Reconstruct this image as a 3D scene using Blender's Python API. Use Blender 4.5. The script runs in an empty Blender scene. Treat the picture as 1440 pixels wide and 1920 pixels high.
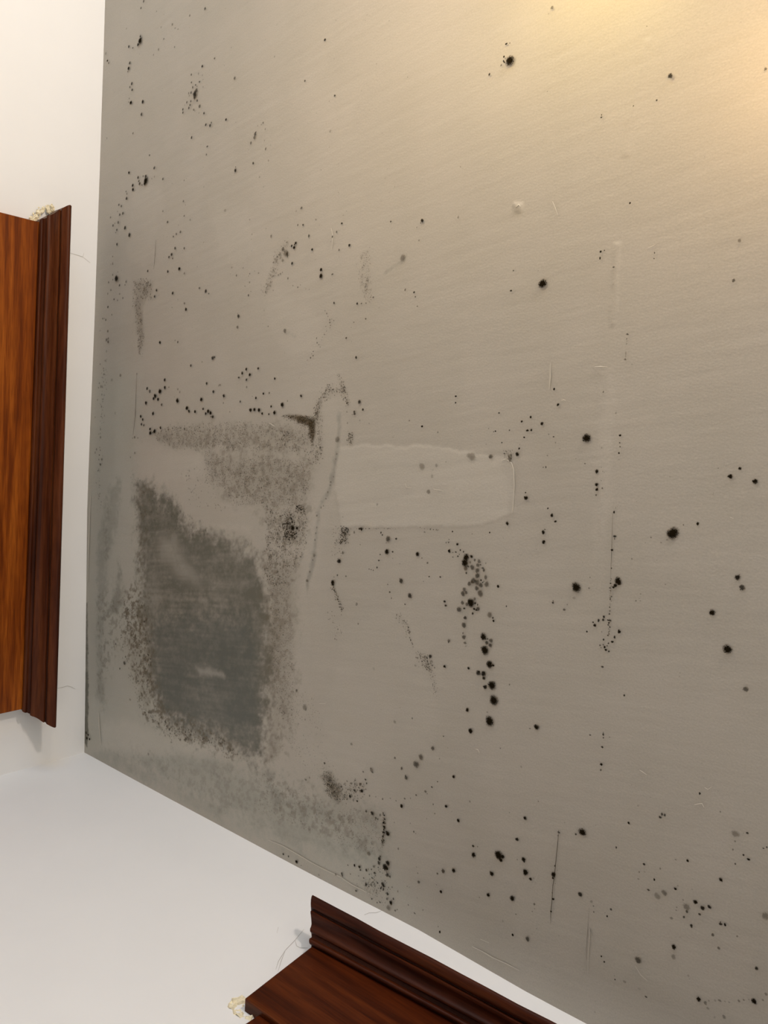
import bpy, bmesh, math, random
import numpy as np
from mathutils import Matrix, Vector

# ---------------------------------------------------------------- camera
CAM_LOC=[0.8027, 1.7703, 1.4]
CAM_ROT=[[0.058661, 0.994677, 0.084713], [0.758988, -0.099562, 0.643448], [0.648457, 0.026551, -0.760788]]
FOCAL_PX=1490.0

scene = bpy.context.scene
cam_data = bpy.data.cameras.new('camera')
cam_data.sensor_fit = 'VERTICAL'
cam_data.sensor_height = 24.0
cam_data.lens = 24.0 * FOCAL_PX / 1920.0
cam_data.clip_start = 0.02
cam = bpy.data.objects.new('camera', cam_data)
scene.collection.objects.link(cam)
m4 = Matrix([CAM_ROT[0] + [CAM_LOC[0]], CAM_ROT[1] + [CAM_LOC[1]], CAM_ROT[2] + [CAM_LOC[2]], [0, 0, 0, 1]])
cam.matrix_world = m4
scene.camera = cam

# ---------------------------------------------------------------- light and exposure
world = bpy.data.worlds.new('world')
scene.world = world
world.use_nodes = True
wb = world.node_tree.nodes['Background']
wb.inputs['Color'].default_value = (0.90, 0.90, 0.84, 1)     # daylight through the open sides of the room
wb.inputs['Strength'].default_value = 1.0

def point_light(name, loc, energy, color, radius):
    l = bpy.data.lights.new(name, 'POINT')
    l.energy = energy; l.color = color; l.shadow_soft_size = radius
    o = bpy.data.objects.new(name, l)
    o.location = loc
    scene.collection.objects.link(o)

# all out of frame: warm bulbs of a ceiling fitting, and added whiter fill lights
point_light('warm_bulb', (1.569, 0.994, 1.95), 6.5, (1.0, 0.76, 0.47), .05)
point_light('warm_bulb', (1.478, 1.257, 2.25), 1.1, (1.0, 0.72, 0.17), .04)
point_light('warm_bulb', (1.283, 1.529, 2.25), 1.3, (1.0, 0.65, 0.28), .04)
point_light('fill_light', (2.2, 2.0, 2.2), 53, (1.0, 0.88, 0.82), .07)
point_light('fill_light', (2.6, 0.6, 2.2), 12, (1.0, 0.85, 0.58), .08)  # added fill, brightens the left side of the ceiling
window_l = bpy.data.lights.new('window_daylight', 'AREA')    # cool daylight from a window opposite the right wall
window_l.shape = 'RECTANGLE'; window_l.size = 1.4; window_l.size_y = 1.4
window_l.energy = 20; window_l.color = (0.16, 0.50, 1.0)
window_o = bpy.data.objects.new('window_daylight', window_l)
window_o.location = (3.8, 1.2, 1.4)
window_o.rotation_euler = (Vector((0, 1.2, 1.5)) - Vector((3.8, 1.2, 1.4))).to_track_quat('-Z', 'Y').to_euler()
scene.collection.objects.link(window_o)

scene.view_settings.view_transform = 'Standard'
scene.view_settings.look = 'None'
scene.view_settings.gamma = 1
scene.view_settings.use_curve_mapping = False
scene.view_settings.exposure = 0.06

H = 2.4
rng = np.random.default_rng(11)
SPOTS=[[13423,1936,72,100],[4336,11616,71,100],[4004,11568,70,100],[13586,11118,67,100],[5050,11397,65,100],[2039,11891,65,100],[7127,14047,71,85],[4553,11563,63,100],[10392,11917,61,100],[16445,1543,65,90],[6230,12791,65,90],[11433,871,70,80],[5715,11092,62,90],[6306,10931,56,100],[8270,12768,58,95],[4855,11498,54,98],[2876,13174,52,100],[5244,11357,52,98],[6395,10950,51,98],[14850,3606,58,75],[8880,2742,53,85],[6405,7105,47,100],[6411,13379,47,100],[5801,14831,52,85],[8688,3391,47,95],[986,9747,52,80],[8016,2588,46,95],[5566,8184,44,95],[1963,12355,44,95],[8537,3733,43,95],[8782,2567,46,85],[8641,6658,42,95],[6270,9376,45,85],[8718,4212,42,90],[15212,1248,43,85],[8484,4456,41,90],[7973,2432,42,85],[3762,11244,40,90],[1487,12172,40,90],[413,144,37,100],[8530,5767,38,95],[2923,10254,54,55],[1573,9760,38,95],[10893,7503,41,85],[12344,1353,44,75],[8534,6015,37,95],[1713,11796,37,95],[13367,1898,38,90],[1871,11453,38,90],[1077,9799,41,80],[4132,12353,39,85],[8495,6455,36,95],[8453,4537,37,90],[6211,14614,37,90],[6482,9385,48,60],[15973,1114,39,80],[13315,1442,39,80],[8628,2224,39,80],[4690,11403,39,80],[5835,9714,42,70],[12525,1164,40,75],[2653,1700,46,60],[15127,1718,38,80],[8711,2682,38,80],[8400,2509,38,80],[5963,8316,38,80],[5885,11247,48,55],[1483,11112,35,90],[9547,4535,41,70],[5624,9912,41,70],[11418,3287,36,85],[6316,10013,36,85],[2110,12797,36,85],[2052,11871,33,95],[11388,6560,59,35],[8542,5883,34,90],[14913,3646,44,60],[6057,11112,44,60],[4680,11310,38,75],[7924,10927,62,30],[426,269,32,95],[1465,14095,43,60],[5731,11066,33,90],[2140,12307,33,90],[1640,15523,33,90],[11015,9345,53,40],[13409,1426,35,80],[10567,3573,35,80],[8328,2037,35,80],[7848,14958,31,95],[1857,14533,31,95],[13517,1931,38,70],[3071,10338,44,55],[6417,7217,32,90],[239,7643,33,85],[539,112,41,60],[5575,10883,41,60],[16383,1464,34,80],[9923,2679,34,80],[9124,2905,34,80],[8965,2920,34,80],[8724,2510,34,80],[6689,14867,34,80],[10889,4222,37,70],[2046,11960,30,95],[1983,11933,30,95],[4067,11160,31,90],[1363,11763,31,90],[8940,2252,35,75],[8468,4017,32,85],[9203,5701,32,85],[6144,11173,40,60],[5352,10991,40,60],[3174,7651,53,35],[8795,4937,33,80],[438,9916,33,80],[4496,11449,33,80],[13162,1193,36,70],[8062,8112,49,40],[8715,8578,34,75],[1799,9396,34,75],[2141,10012,30,90],[1336,14893,30,90],[8060,2417,31,85],[15614,1262,35,70],[13399,1700,35,70],[10329,5287,35,70],[13707,1259,32,80],[8472,3811,32,80],[14786,3601,38,60],[6255,11072,38,60],[6041,11179,40,55],[5829,10935,38,60],[11743,2997,33,75],[10936,3085,33,75],[1997,13218,33,75],[6926,12222,28,95],[6577,8786,29,90],[7380,11908,29,90],[11001,7498,30,85],[14870,1687,34,70],[6573,14930,34,70],[8437,4380,31,80],[8374,4611,31,80],[6039,11348,39,55],[5594,11437,41,50],[13116,5007,32,75],[996,12472,35,65],[7711,9991,52,30],[7886,14674,28,90],[6788,12243,28,90],[9308,5591,29,85],[9236,5473,29,85],[11463,6778,29,85],[7998,11711,29,85],[8101,2809,30,80],[11548,9694,30,80],[514,202,30,80],[13640,2247,34,65],[16076,1156,31,75],[13542,1629,31,75],[9041,4372,31,75],[8260,2120,31,75],[1077,9613,31,75],[325,9872,44,40],[16366,215,27,90],[7833,12956,26,95],[2958,10993,26,95],[2550,14743,27,90],[8879,2358,35,60],[11372,6597,35,60],[6224,11166,35,60],[6011,11246,35,60],[5955,11178,35,60],[2301,11135,28,85],[2100,9135,29,80],[11043,2487,30,75],[8878,4600,30,75],[12796,13503,30,75],[10064,519,38,50],[9988,6635,38,50],[16441,1098,31,70],[12197,851,31,70],[8155,2079,31,70],[1004,9607,31,70],[875,9809,31,70],[12855,1058,34,60],[14577,3783,34,60],[7939,11263,34,60],[5168,11006,34,60],[8471,6111,26,90],[2445,10891,26,90],[2753,12282,27,85],[980,9792,28,80],[2513,14834,28,80],[2442,14641,42,40],[2726,15549,42,40],[11401,2879,29,75],[679,9712,29,75],[11463,6483,35,55],[16533,1548,30,70],[14128,4151,30,70],[10915,2420,30,70],[3282,10562,33,60],[5998,11039,33,60],[8445,12072,25,90],[6984,11628,25,90],[1921,8874,27,80],[762,9181,27,80],[6345,13348,24,95],[2393,12178,27,80],[13680,5550,34,55],[10015,597,34,55],[6223,10954,34,55],[8529,4286,28,75],[4734,10398,28,75],[2637,10072,32,60],[5215,11494,32,60],[15476,1286,29,70],[11859,3114,29,70],[8595,2824,30,65],[5166,11423,30,65],[5143,11488,30,65],[1077,9372,37,45],[12680,874,33,55],[8844,6120,25,85],[6444,10627,25,85],[11537,6815,26,80],[8807,7150,26,80],[7658,12967,24,90],[7176,12336,24,90],[4624,11413,26,80],[6381,13401,24,90],[15340,3821,27,75],[521,9354,27,75],[5648,11228,31,60],[14012,3552,28,70],[9410,3816,28,70],[3584,15130,41,35],[10261,566,34,50],[10814,542,29,65],[14856,4870,32,55],[9318,5938,25,80],[8762,5911,25,80],[17236,1635,30,60],[16435,3842,30,60],[12843,932,30,60],[1554,4134,40,35],[6418,11044,24,85],[5743,13457,24,85],[5369,15084,30,60],[1047,10902,24,85],[14134,4654,26,75],[11186,6745,26,75],[656,9743,26,75],[554,9834,26,75],[2503,14353,35,45],[11698,2904,27,70],[11483,2127,27,70],[5469,11006,27,70],[1397,10916,33,50],[9239,1162,37,40],[7928,11592,31,55],[5898,10956,31,55],[13023,988,28,65],[8987,343,39,35],[2421,14268,39,35],[12637,658,29,60],[12520,828,29,60],[12169,3283,29,60],[2204,9090,29,60],[5689,10939,29,60],[2534,9325,34,45],[11345,8149,24,80],[11376,7248,24,80],[8607,6355,23,85],[4635,10683,23,85],[1898,12444,23,85],[2956,15017,23,85],[9107,5609,25,75],[11269,1009,26,70],[6042,11549,22,90],[13354,2580,28,60],[14913,3477,28,60],[7156,412,28,60],[7326,10154,35,40],[13622,5534,31,50],[1389,10919,31,50],[6363,11188,31,50],[11499,6712,23,80],[2560,14914,23,80],[9459,8448,24,75],[2056,8968,24,75],[768,9344,24,75],[10121,5269,29,55],[6303,11169,29,55],[5678,11021,29,55],[14409,3938,25,70],[14172,4010,25,70],[13156,5528,25,70],[8715,12299,22,85],[5761,13106,22,85],[14709,3691,26,65],[14626,3418,26,65],[8692,5454,26,65],[7285,465,34,40],[5496,7542,32,45],[17123,1535,27,60],[13462,1665,27,60],[12434,2806,27,60],[10526,465,30,50],[3017,1311,30,50],[3432,7417,30,50],[2765,9966,27,60],[1021,10460,27,60],[6144,11320,30,50],[11734,7942,23,75],[8588,8666,23,75],[1560,9665,23,75],[5650,10601,23,75],[2053,15512,23,75],[742,9067,22,80],[4851,11562,22,80],[9150,5374,24,70],[14905,7305,24,70],[14575,3216,25,65],[10972,796,25,65],[7800,378,35,35],[9907,3329,25,65],[8134,2169,25,65],[474,8784,25,65],[6569,10773,21,85],[4711,11132,21,85],[10967,4005,29,50],[10092,593,29,50],[2809,1736,29,50],[13940,2048,26,60],[13068,880,26,60],[7278,14343,20,90],[16541,137,37,30],[5855,10992,27,55],[11264,6487,32,40],[12401,4740,39,25],[14642,3212,23,70],[2305,8221,23,70],[596,9739,23,70],[418,9923,23,70],[2005,11437,22,75],[2228,14724,22,75],[9139,800,42,20],[9123,6419,21,80],[11626,7145,24,65],[8545,8474,24,65],[8511,8480,24,65],[8345,9943,21,80],[6576,8740,21,80],[1051,10902,21,80],[8342,11847,21,80],[3899,13365,21,80],[391,10934,21,80],[13544,5436,28,50],[11327,1275,28,50],[7856,1820,28,50],[5053,10734,28,50],[16370,1261,25,60],[15560,1191,25,60],[11821,3434,25,60],[13736,4090,25,60],[5953,8278,25,60],[2477,1513,25,60],[7594,12977,20,85],[7989,14775,20,85],[7096,12399,20,85],[7588,12975,20,85],[1759,12820,20,85],[5978,7692,31,40],[1859,1979,33,35],[12137,6917,26,55],[6032,11083,27,50],[15004,3525,22,70],[5528,8197,22,70],[244,7281,22,70],[9123,6419,23,65],[8462,6301,21,75],[1723,9664,21,75],[1657,9675,21,75],[5590,10632,21,75],[2404,15061,21,75],[5633,11157,20,80],[946,12225,20,80],[12106,3037,24,60],[15060,3747,24,60],[14743,3478,24,60],[14753,3342,24,60],[14675,3456,24,60],[9562,4594,24,60],[1783,9258,24,60],[309,9137,24,60],[6243,11281,24,60],[7100,13995,24,60],[10696,3514,28,45],[898,9501,26,50],[464,9832,26,50],[6317,13326,18,90],[7508,214,31,35],[1726,14541,31,35],[16447,2736,29,40],[16071,2259,29,40],[11779,694,29,40],[11188,647,29,40],[7985,2524,21,70],[10405,7857,22,65],[10358,8404,21,70],[6507,9558,21,70],[1794,9670,21,70],[1488,9658,21,70],[1596,9729,21,70],[583,9681,21,70],[16298,276,23,60],[12146,3139,23,60],[15388,4213,23,60],[1890,9043,20,75],[13481,10777,20,75],[10212,14498,23,60],[5562,11138,20,75],[5607,10978,20,75],[5837,13155,20,75],[11740,6136,27,45],[8352,11909,19,80],[5518,11513,19,80],[3038,14602,19,80],[2614,14483,19,80],[6117,8385,24,55],[14534,1372,25,50],[11372,540,25,50],[9272,445,30,35],[7505,1851,30,35],[14123,11743,25,50],[8326,13240,18,85],[5085,11035,25,50],[6808,13262,18,85],[5588,13371,18,85],[5463,13293,18,85],[10975,1164,28,40],[812,2784,32,30],[9803,533,34,25],[1856,7774,26,45],[1373,8423,34,25],[11833,6984,21,65],[3512,14232,21,65],[15266,3463,22,60],[15109,3478,22,60],[11657,3036,22,60],[10705,5559,22,60],[8106,3676,22,60],[11514,6785,20,70],[7897,7703,22,60],[6272,11260,22,60],[6994,13283,20,70],[12783,3346,23,55],[11335,6611,23,55],[1745,9481,23,55],[10451,9618,19,75],[5285,8770,29,35],[7426,158,31,30],[16450,3335,24,50],[13263,1198,24,50],[14551,3589,24,50],[13355,5871,24,50],[2541,10477,24,50],[8822,10560,18,80],[8468,11746,18,80],[8082,11735,18,80],[5627,11196,18,80],[2058,12791,18,80],[3239,13808,18,80],[2420,15114,18,80],[12837,545,25,45],[10674,14521,25,45],[13668,11013,17,85],[8928,12223,17,85],[2623,14209,17,85],[15028,3621,21,60],[9065,262,30,30],[8520,386,30,30],[7988,367,30,30],[8854,6285,21,60],[14333,6851,21,60],[9795,8191,20,65],[3491,9762,30,30],[256,7424,20,65],[13907,7613,19,70],[2324,9204,19,70],[716,9209,19,70],[522,9964,19,70],[6372,11108,22,55],[5858,13219,19,70],[3462,14213,19,70],[7393,11885,16,90],[13356,1796,23,50],[13537,1827,23,50],[12481,3393,23,50],[11529,708,23,50],[10564,329,23,50],[2894,9811,23,50],[1856,9659,18,75],[5654,13399,18,75],[2769,14061,18,75],[6567,9225,17,80],[1043,8212,34,20],[13839,11039,17,80],[10739,12757,17,80],[8534,11885,17,80],[6088,11244,17,80],[5495,13272,17,80],[3330,15302,17,80],[8376,985,37,15],[2842,8839,27,35],[16236,2439,25,40],[14173,4190,20,60],[11308,3471,25,40],[9010,4796,25,40],[8376,4559,20,60],[10897,7782,20,60],[791,9528,20,60],[870,9864,20,60],[8243,11803,16,85],[8093,13246,16,85],[7311,13246,16,85],[1862,13627,16,85],[2229,14986,20,60],[5890,12640,21,55],[1978,13672,19,65],[3510,14267,19,65],[2381,14652,19,65],[7937,10854,33,20],[13318,1162,22,50],[1411,9641,18,70],[5788,11154,22,50],[5723,11169,18,70],[4704,11325,18,70],[5959,12457,18,70],[2455,14146,18,70],[2417,14808,18,70],[7745,10278,28,30],[11116,519,23,45],[1332,14977,23,45],[10654,12755,17,75],[10334,11408,17,75],[5900,13226,17,75],[4138,13356,17,75],[3936,14671,17,75],[9589,487,30,25],[12683,2621,24,40],[8721,10565,16,80],[6462,10633,16,80],[13582,4070,19,60],[11294,7909,19,60],[6204,10225,19,60],[445,8803,19,60],[2096,15067,20,55],[14919,3395,21,50],[13713,5566,21,50],[11422,720,21,50],[11851,6844,21,50],[6504,8625,21,50],[5613,9490,18,65],[1829,9573,21,50],[650,9604,18,65],[7965,11571,21,50],[2744,12826,18,65],[967,7926,29,25],[8926,3390,25,35],[11619,9046,17,70],[10924,6650,22,45],[6284,9501,17,70],[6100,9214,17,70],[5979,9182,17,70],[6018,10489,17,70],[2269,9233,17,70],[6156,10970,17,70],[4315,13356,17,70],[11944,685,23,40],[10937,944,23,40],[10627,718,23,40],[6695,7707,23,40],[1417,3389,23,40],[1271,15208,23,40],[6533,9257,16,75],[5560,11498,16,75],[4915,13599,16,75],[9510,274,26,30],[8962,226,26,30],[8800,383,26,30],[8674,199,26,30],[13609,11011,14,90],[13591,11024,14,90],[11605,7829,19,55],[12597,14632,19,55],[7574,10206,30,20],[11315,13111,15,80],[8316,11313,15,80],[1219,13641,15,80],[15968,2841,20,50],[15912,1085,20,50],[12374,3606,24,35],[13843,5766,20,50],[11260,1235,20,50],[11074,1025,24,35],[10834,4321,20,50],[11537,7732,18,60],[9483,7345,18,60],[5712,8287,18,60],[2116,2426,24,35],[2670,10055,20,50],[1902,8748,18,60],[1742,9526,18,60],[1125,9627,18,60],[612,9694,18,60],[341,9682,18,60],[342,10016,20,50],[6326,11027,20,50],[6258,10998,18,60],[11114,5174,21,45],[11029,6442,21,45],[5224,13265,17,65],[2296,14621,17,65],[8968,3066,22,40],[7846,1949,22,40],[5668,7602,22,40],[2089,9090,16,70],[404,8643,22,40],[6446,10753,16,70],[6490,10834,16,70],[6386,10795,16,70],[5706,11213,16,70],[2809,13081,16,70],[3643,15261,16,70],[14639,287,25,30],[8870,3469,25,30],[6816,11338,14,85],[1565,12803,14,85],[5991,10274,15,75],[1334,3617,23,35],[7269,12267,15,75],[5594,13248,15,75],[10434,8758,18,55],[10503,9432,18,55],[5724,8490,19,50],[7977,11610,19,50],[1555,12535,19,50],[4263,9243,31,15],[8077,3106,17,60],[8104,3250,17,60],[10094,8615,17,60],[8691,8296,17,60],[2423,10294,17,60],[2657,10594,17,60],[1807,10296,17,60],[684,9481,17,60],[560,9470,17,60],[321,9500,17,60],[473,10420,17,60],[1448,15141,20,45],[16504,2326,26,25],[9262,1830,26,25],[8264,113,26,25],[11109,8441,26,25],[6754,10665,14,80],[5229,11434,14,80],[8967,5627,21,40],[11378,6381,21,40],[11340,6329,21,40],[11310,6276,21,40],[11010,6389,21,40],[1028,14241,16,65],[15226,3702,24,30],[13333,7547,24,30],[10946,5574,22,35],[8580,11353,15,70],[6469,10893,15,70],[2108,12323,15,70],[2847,13669,15,70],[2499,9348,18,50],[2078,9314,18,50],[10745,6924,19,45],[11115,6242,19,45],[9518,7406,17,55],[7027,9105,23,30],[5652,13000,14,75],[15316,1178,20,40],[8125,3392,16,60],[8119,3535,16,60],[11576,6576,20,40],[5469,9824,16,60],[4956,8835,20,40],[1369,9653,16,60],[1403,9999,20,40],[684,8916,16,60],[606,9292,16,60],[10518,12958,16,60],[7843,12186,16,60],[9635,13225,16,60],[10560,393,21,35],[11881,7304,21,35],[11253,6243,21,35],[1746,5013,21,35],[6302,13279,15,65],[2214,14473,21,35],[7459,11891,13,80],[1275,13595,13,80],[12487,12613,14,70],[12538,13353,14,70],[8269,12273,14,70],[5452,13336,14,70],[4268,13360,14,70],[13453,2263,22,30],[1084,13941,22,30],[9820,7472,17,50],[9740,7491,17,50],[10077,7778,18,45],[3650,10117,17,50],[2442,9140,17,50],[2119,9604,17,50],[2286,10068,17,50],[1558,15356,18,45],[13200,3348,19,40],[7317,8006,19,40],[7137,7947,19,40],[7016,7910,19,40],[1793,15643,19,40],[16013,2075,20,35],[7399,1679,20,35],[10352,8499,15,60],[6848,7803,20,35],[6255,7692,20,35],[1924,7867,20,35],[856,9772,15,60],[222,8232,20,35],[7889,11595,15,60],[6577,10606,15,60],[6316,11216,15,60],[3820,13363,15,60],[1275,13595,12,85],[11279,5020,23,25],[3361,15242,13,75],[10378,9651,14,65],[6204,9236,14,65],[10617,11427,14,65],[4252,13171,14,65],[13127,5965,21,30],[10806,6070,21,30],[1965,13390,21,30],[1310,10813,17,45],[5797,13079,12,80],[16343,2837,18,40],[16295,2942,18,40],[15248,1150,18,40],[12680,735,18,40],[12467,780,18,40],[14862,3417,16,50],[13178,5011,16,50],[9947,3232,18,40],[8653,4934,18,40],[7835,1746,18,40],[11011,6246,18,40],[2554,9299,18,40],[687,10046,18,40],[485,9335,16,50],[13559,10977,16,50],[11505,10386,18,40],[9313,13223,16,50],[5031,10728,16,50],[4520,10114,22,25],[6060,11275,13,70],[5773,11713,13,70],[6362,13281,13,70],[5866,13288,13,70],[5867,13324,13,70],[5832,13299,13,70],[5804,13298,13,70],[5558,13321,13,70],[5661,13303,13,70],[2242,12806,13,70],[16853,978,20,30],[12927,833,20,30],[11839,5587,20,30],[12871,5731,20,30],[11515,9668,14,60],[5520,9532,14,60],[624,9507,14,60],[307,9622,14,60],[7516,12972,14,60],[5224,10984,14,60],[3218,15161,14,60],[1050,13811,11,85],[10827,6181,21,25],[16883,2132,17,40],[9478,4189,17,40],[11108,5571,17,40],[9876,7663,17,40],[10094,6169,17,40],[8713,6797,16,45],[6683,10129,17,40],[5266,9666,17,40],[5890,7661,17,40],[1309,10810,17,40],[6249,12979,16,45],[14985,3673,15,50],[13712,5835,18,35],[11097,5827,18,35],[9706,7537,15,50],[10235,7692,15,50],[5733,9435,15,50],[7813,8117,18,35],[7258,7997,18,35],[1584,4436,18,35],[709,9923,15,50],[7924,11244,15,50],[2672,11321,18,35],[13431,2164,19,30],[10286,226,19,30],[12518,12613,12,70],[10749,12809,12,70],[8338,11551,12,70],[8153,11439,12,70],[8228,13245,12,70],[5778,13323,12,70],[10637,3080,20,25],[5918,9104,13,60],[752,9765,13,60],[6361,10704,13,60],[6191,13309,13,60],[5950,13300,13,60],[5506,13205,13,60],[11572,920,16,40],[8483,5145,16,40],[8353,8330,16,40],[8427,9683,16,40],[10123,7775,15,45],[6886,7860,17,35],[6482,7723,17,35],[6377,7703,17,35],[11772,615,21,20],[10642,13495,12,65],[8178,13253,12,65],[6076,12770,21,20],[14962,6005,18,30],[13515,5826,18,30],[11307,6415,18,30],[10734,6057,18,30],[10051,8351,14,50],[9593,7408,14,50],[6739,10241,14,50],[2956,7677,18,30],[1848,8640,14,50],[551,8984,14,50],[376,10056,14,50],[555,10280,14,50],[8891,12955,14,50],[4634,11861,14,50],[4081,12249,14,50],[1279,15013,18,30],[11235,5366,19,25],[3484,12156,19,25],[6566,13274,11,70],[14522,3627,15,40],[13823,5714,15,40],[10889,5444,16,35],[11248,9654,15,40],[10784,6791,16,35],[10024,7799,15,40],[8541,8301,15,40],[5922,9056,12,60],[5927,9011,12,60],[7720,8102,16,35],[7415,8066,16,35],[2188,9892,16,35],[1160,10429,15,40],[8005,12196,15,40],[1087,14146,23,12],[3651,11787,14,45],[2341,15262,14,45],[1597,15408,14,45],[12121,5502,17,30],[15163,3833,17,30],[8992,4755,17,30],[10894,6195,17,30],[13821,5616,18,25],[10351,8604,13,50],[10227,9703,13,50],[6264,10109,13,50],[4652,10117,13,50],[4573,10496,13,50],[598,9175,13,50],[600,10578,13,50],[217,7769,13,50],[2693,12820,13,50],[7672,10211,21,15],[10573,13495,11,65],[3527,15452,11,65],[3553,15486,10,75],[15458,4729,19,20],[1078,12041,19,20],[14930,3874,15,35],[11048,6495,15,35],[4126,11518,15,35],[1706,15616,15,35],[10384,5263,14,40],[10686,7224,14,40],[10104,7873,14,40],[6312,8778,14,40],[4425,10473,14,40],[465,10896,14,40],[3492,15132,14,40],[2797,14273,14,40],[14710,3272,16,30],[12100,6785,16,30],[8406,8610,16,30],[12960,4023,17,25],[11193,8572,17,25],[6191,13646,13,45],[3381,15119,13,45],[2643,14005,13,45],[12537,13049,11,60],[6968,12244,11,60],[6567,10558,11,60],[6625,10610,11,60],[6420,10820,11,60],[5523,13250,11,60],[2779,10697,11,60],[1837,13435,11,60],[2429,15059,11,60],[12319,3208,18,20],[10391,6035,18,20],[5667,8209,12,50],[7926,12775,12,50],[3072,12473,12,50],[1275,12252,12,50],[11863,4093,15,30],[15073,3865,15,30],[14449,3773,15,30],[10779,6991,14,35],[10742,6261,14,35],[8360,8825,15,30],[2188,9765,14,35],[2332,10185,14,35],[1811,9881,14,35],[1918,10212,14,35],[8614,13157,14,35],[6990,13907,14,35],[12694,3426,16,25],[11399,3906,16,25],[11143,5708,16,25],[10443,8698,13,40],[6737,8338,16,25],[2107,9453,13,40],[6352,11308,13,40],[1258,11613,13,40],[2545,14005,13,40],[12673,5858,17,20],[9663,7573,12,45],[7245,14168,12,45],[3793,14932,12,45],[1575,14745,17,20],[13833,11097,10,60],[8307,11282,10,60],[7837,12145,10,60],[5984,12457,10,60],[6045,13295,10,60],[5520,13304,10,60],[1918,13422,10,60],[6413,9350,11,50],[5898,10167,11,50],[6747,10033,11,50],[6742,10301,11,50],[6435,10698,11,50],[6075,11295,11,50],[6962,13284,11,50],[7036,13771,11,50],[2027,11516,11,50],[1434,12512,11,50],[10772,5625,14,30],[11069,5535,14,30],[9442,7266,14,30],[8258,10263,14,30],[7034,13981,14,30],[8268,10262,13,35],[7612,13054,13,35],[1420,15087,15,25],[10789,3275,16,20],[12717,7372,16,20],[10286,7649,12,40],[10183,7725,12,40],[9985,7792,12,40],[8499,8428,12,40],[2520,10511,12,40],[7614,13051,12,40],[6729,13544,12,40],[3535,10751,12,40],[3154,10704,12,40],[2990,14454,12,40],[14021,4958,14,25],[10697,7134,13,30],[8150,9364,14,25],[7812,10458,13,30],[8150,12997,13,30],[7369,13263,13,30],[13350,3976,15,20],[10624,4107,15,20],[12264,7821,15,20],[11978,8811,15,20],[1214,12601,15,20],[1210,15102,15,20],[11457,9592,12,35],[10132,7823,12,35],[10013,7686,12,35],[6747,10371,10,50],[2779,10697,12,35],[851,10232,12,35],[12248,10368,10,50],[8349,11190,10,50],[8301,12193,10,50],[8191,12307,12,35],[6760,11028,10,50],[5477,13223,10,50],[2096,12205,12,35],[2383,14523,12,35],[2342,14520,12,35],[1380,15017,12,35],[9550,7370,11,40],[9934,7708,11,40],[3533,10751,11,40],[1794,10338,11,40],[5970,12678,11,40],[6396,12980,11,40],[6289,13699,11,40],[2392,10641,11,40],[2254,10684,11,40],[1123,10809,11,40],[10256,8900,13,25],[9127,7075,13,25],[1468,15201,13,25],[1248,10395,12,30],[749,10448,12,30],[2388,10642,12,30],[2249,10685,12,30],[3510,13912,12,30],[2666,14511,12,30],[1484,15249,12,30],[9832,7617,11,35],[2513,14593,11,35],[5994,13298,9,50],[1839,12799,9,50],[6109,9665,10,40],[3757,9854,10,40],[13488,13142,10,40],[7976,14525,10,40],[5037,11054,10,40],[6397,13280,8,60],[4302,13447,10,40],[2745,12021,10,40],[1931,12494,10,40],[1490,12545,10,40],[11773,7398,12,25],[455,13573,13,20],[11257,8618,11,30],[9786,7604,11,30],[6175,9512,11,30],[857,10273,11,30],[2114,10535,11,30],[14056,11698,11,30],[5693,13214,9,45],[7833,13946,12,20],[2675,14076,12,20],[13013,11770,8,50],[8109,12380,9,40],[7840,13041,8,50],[5751,13306,8,50],[5707,13310,8,50],[6200,13703,9,40],[12745,7791,13,15],[1632,15466,11,25],[8116,11167,10,30],[9246,13321,10,30],[6466,14011,10,30],[3375,10849,10,30],[2912,12901,10,30],[8286,9550,11,20],[2694,14690,11,20],[8138,11741,8,40],[7892,13014,8,40],[7714,13029,8,40],[9583,13224,8,40],[8007,13255,8,40],[6129,13311,8,40],[4342,13353,8,40],[2400,11005,8,40],[1096,13797,8,40],[10575,11833,9,30],[7987,12635,9,30],[8235,10878,9,30],[6583,12856,9,30],[6354,13895,9,30],[10414,12040,10,20],[2831,14684,10,20],[9549,13225,8,35],[9394,13226,8,35],[6764,11576,8,35],[8679,12589,9,25],[10294,12969,8,30],[7972,12692,8,30],[6960,13703,8,30],[7480,13541,8,30],[7094,13604,8,30],[6757,13874,8,30],[5337,14290,8,30],[5384,14292,9,20],[9514,13230,7,35],[6228,13688,7,35],[7176,13481,7,30],[3626,15220,7,30],[7827,13063,6,40]]
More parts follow.
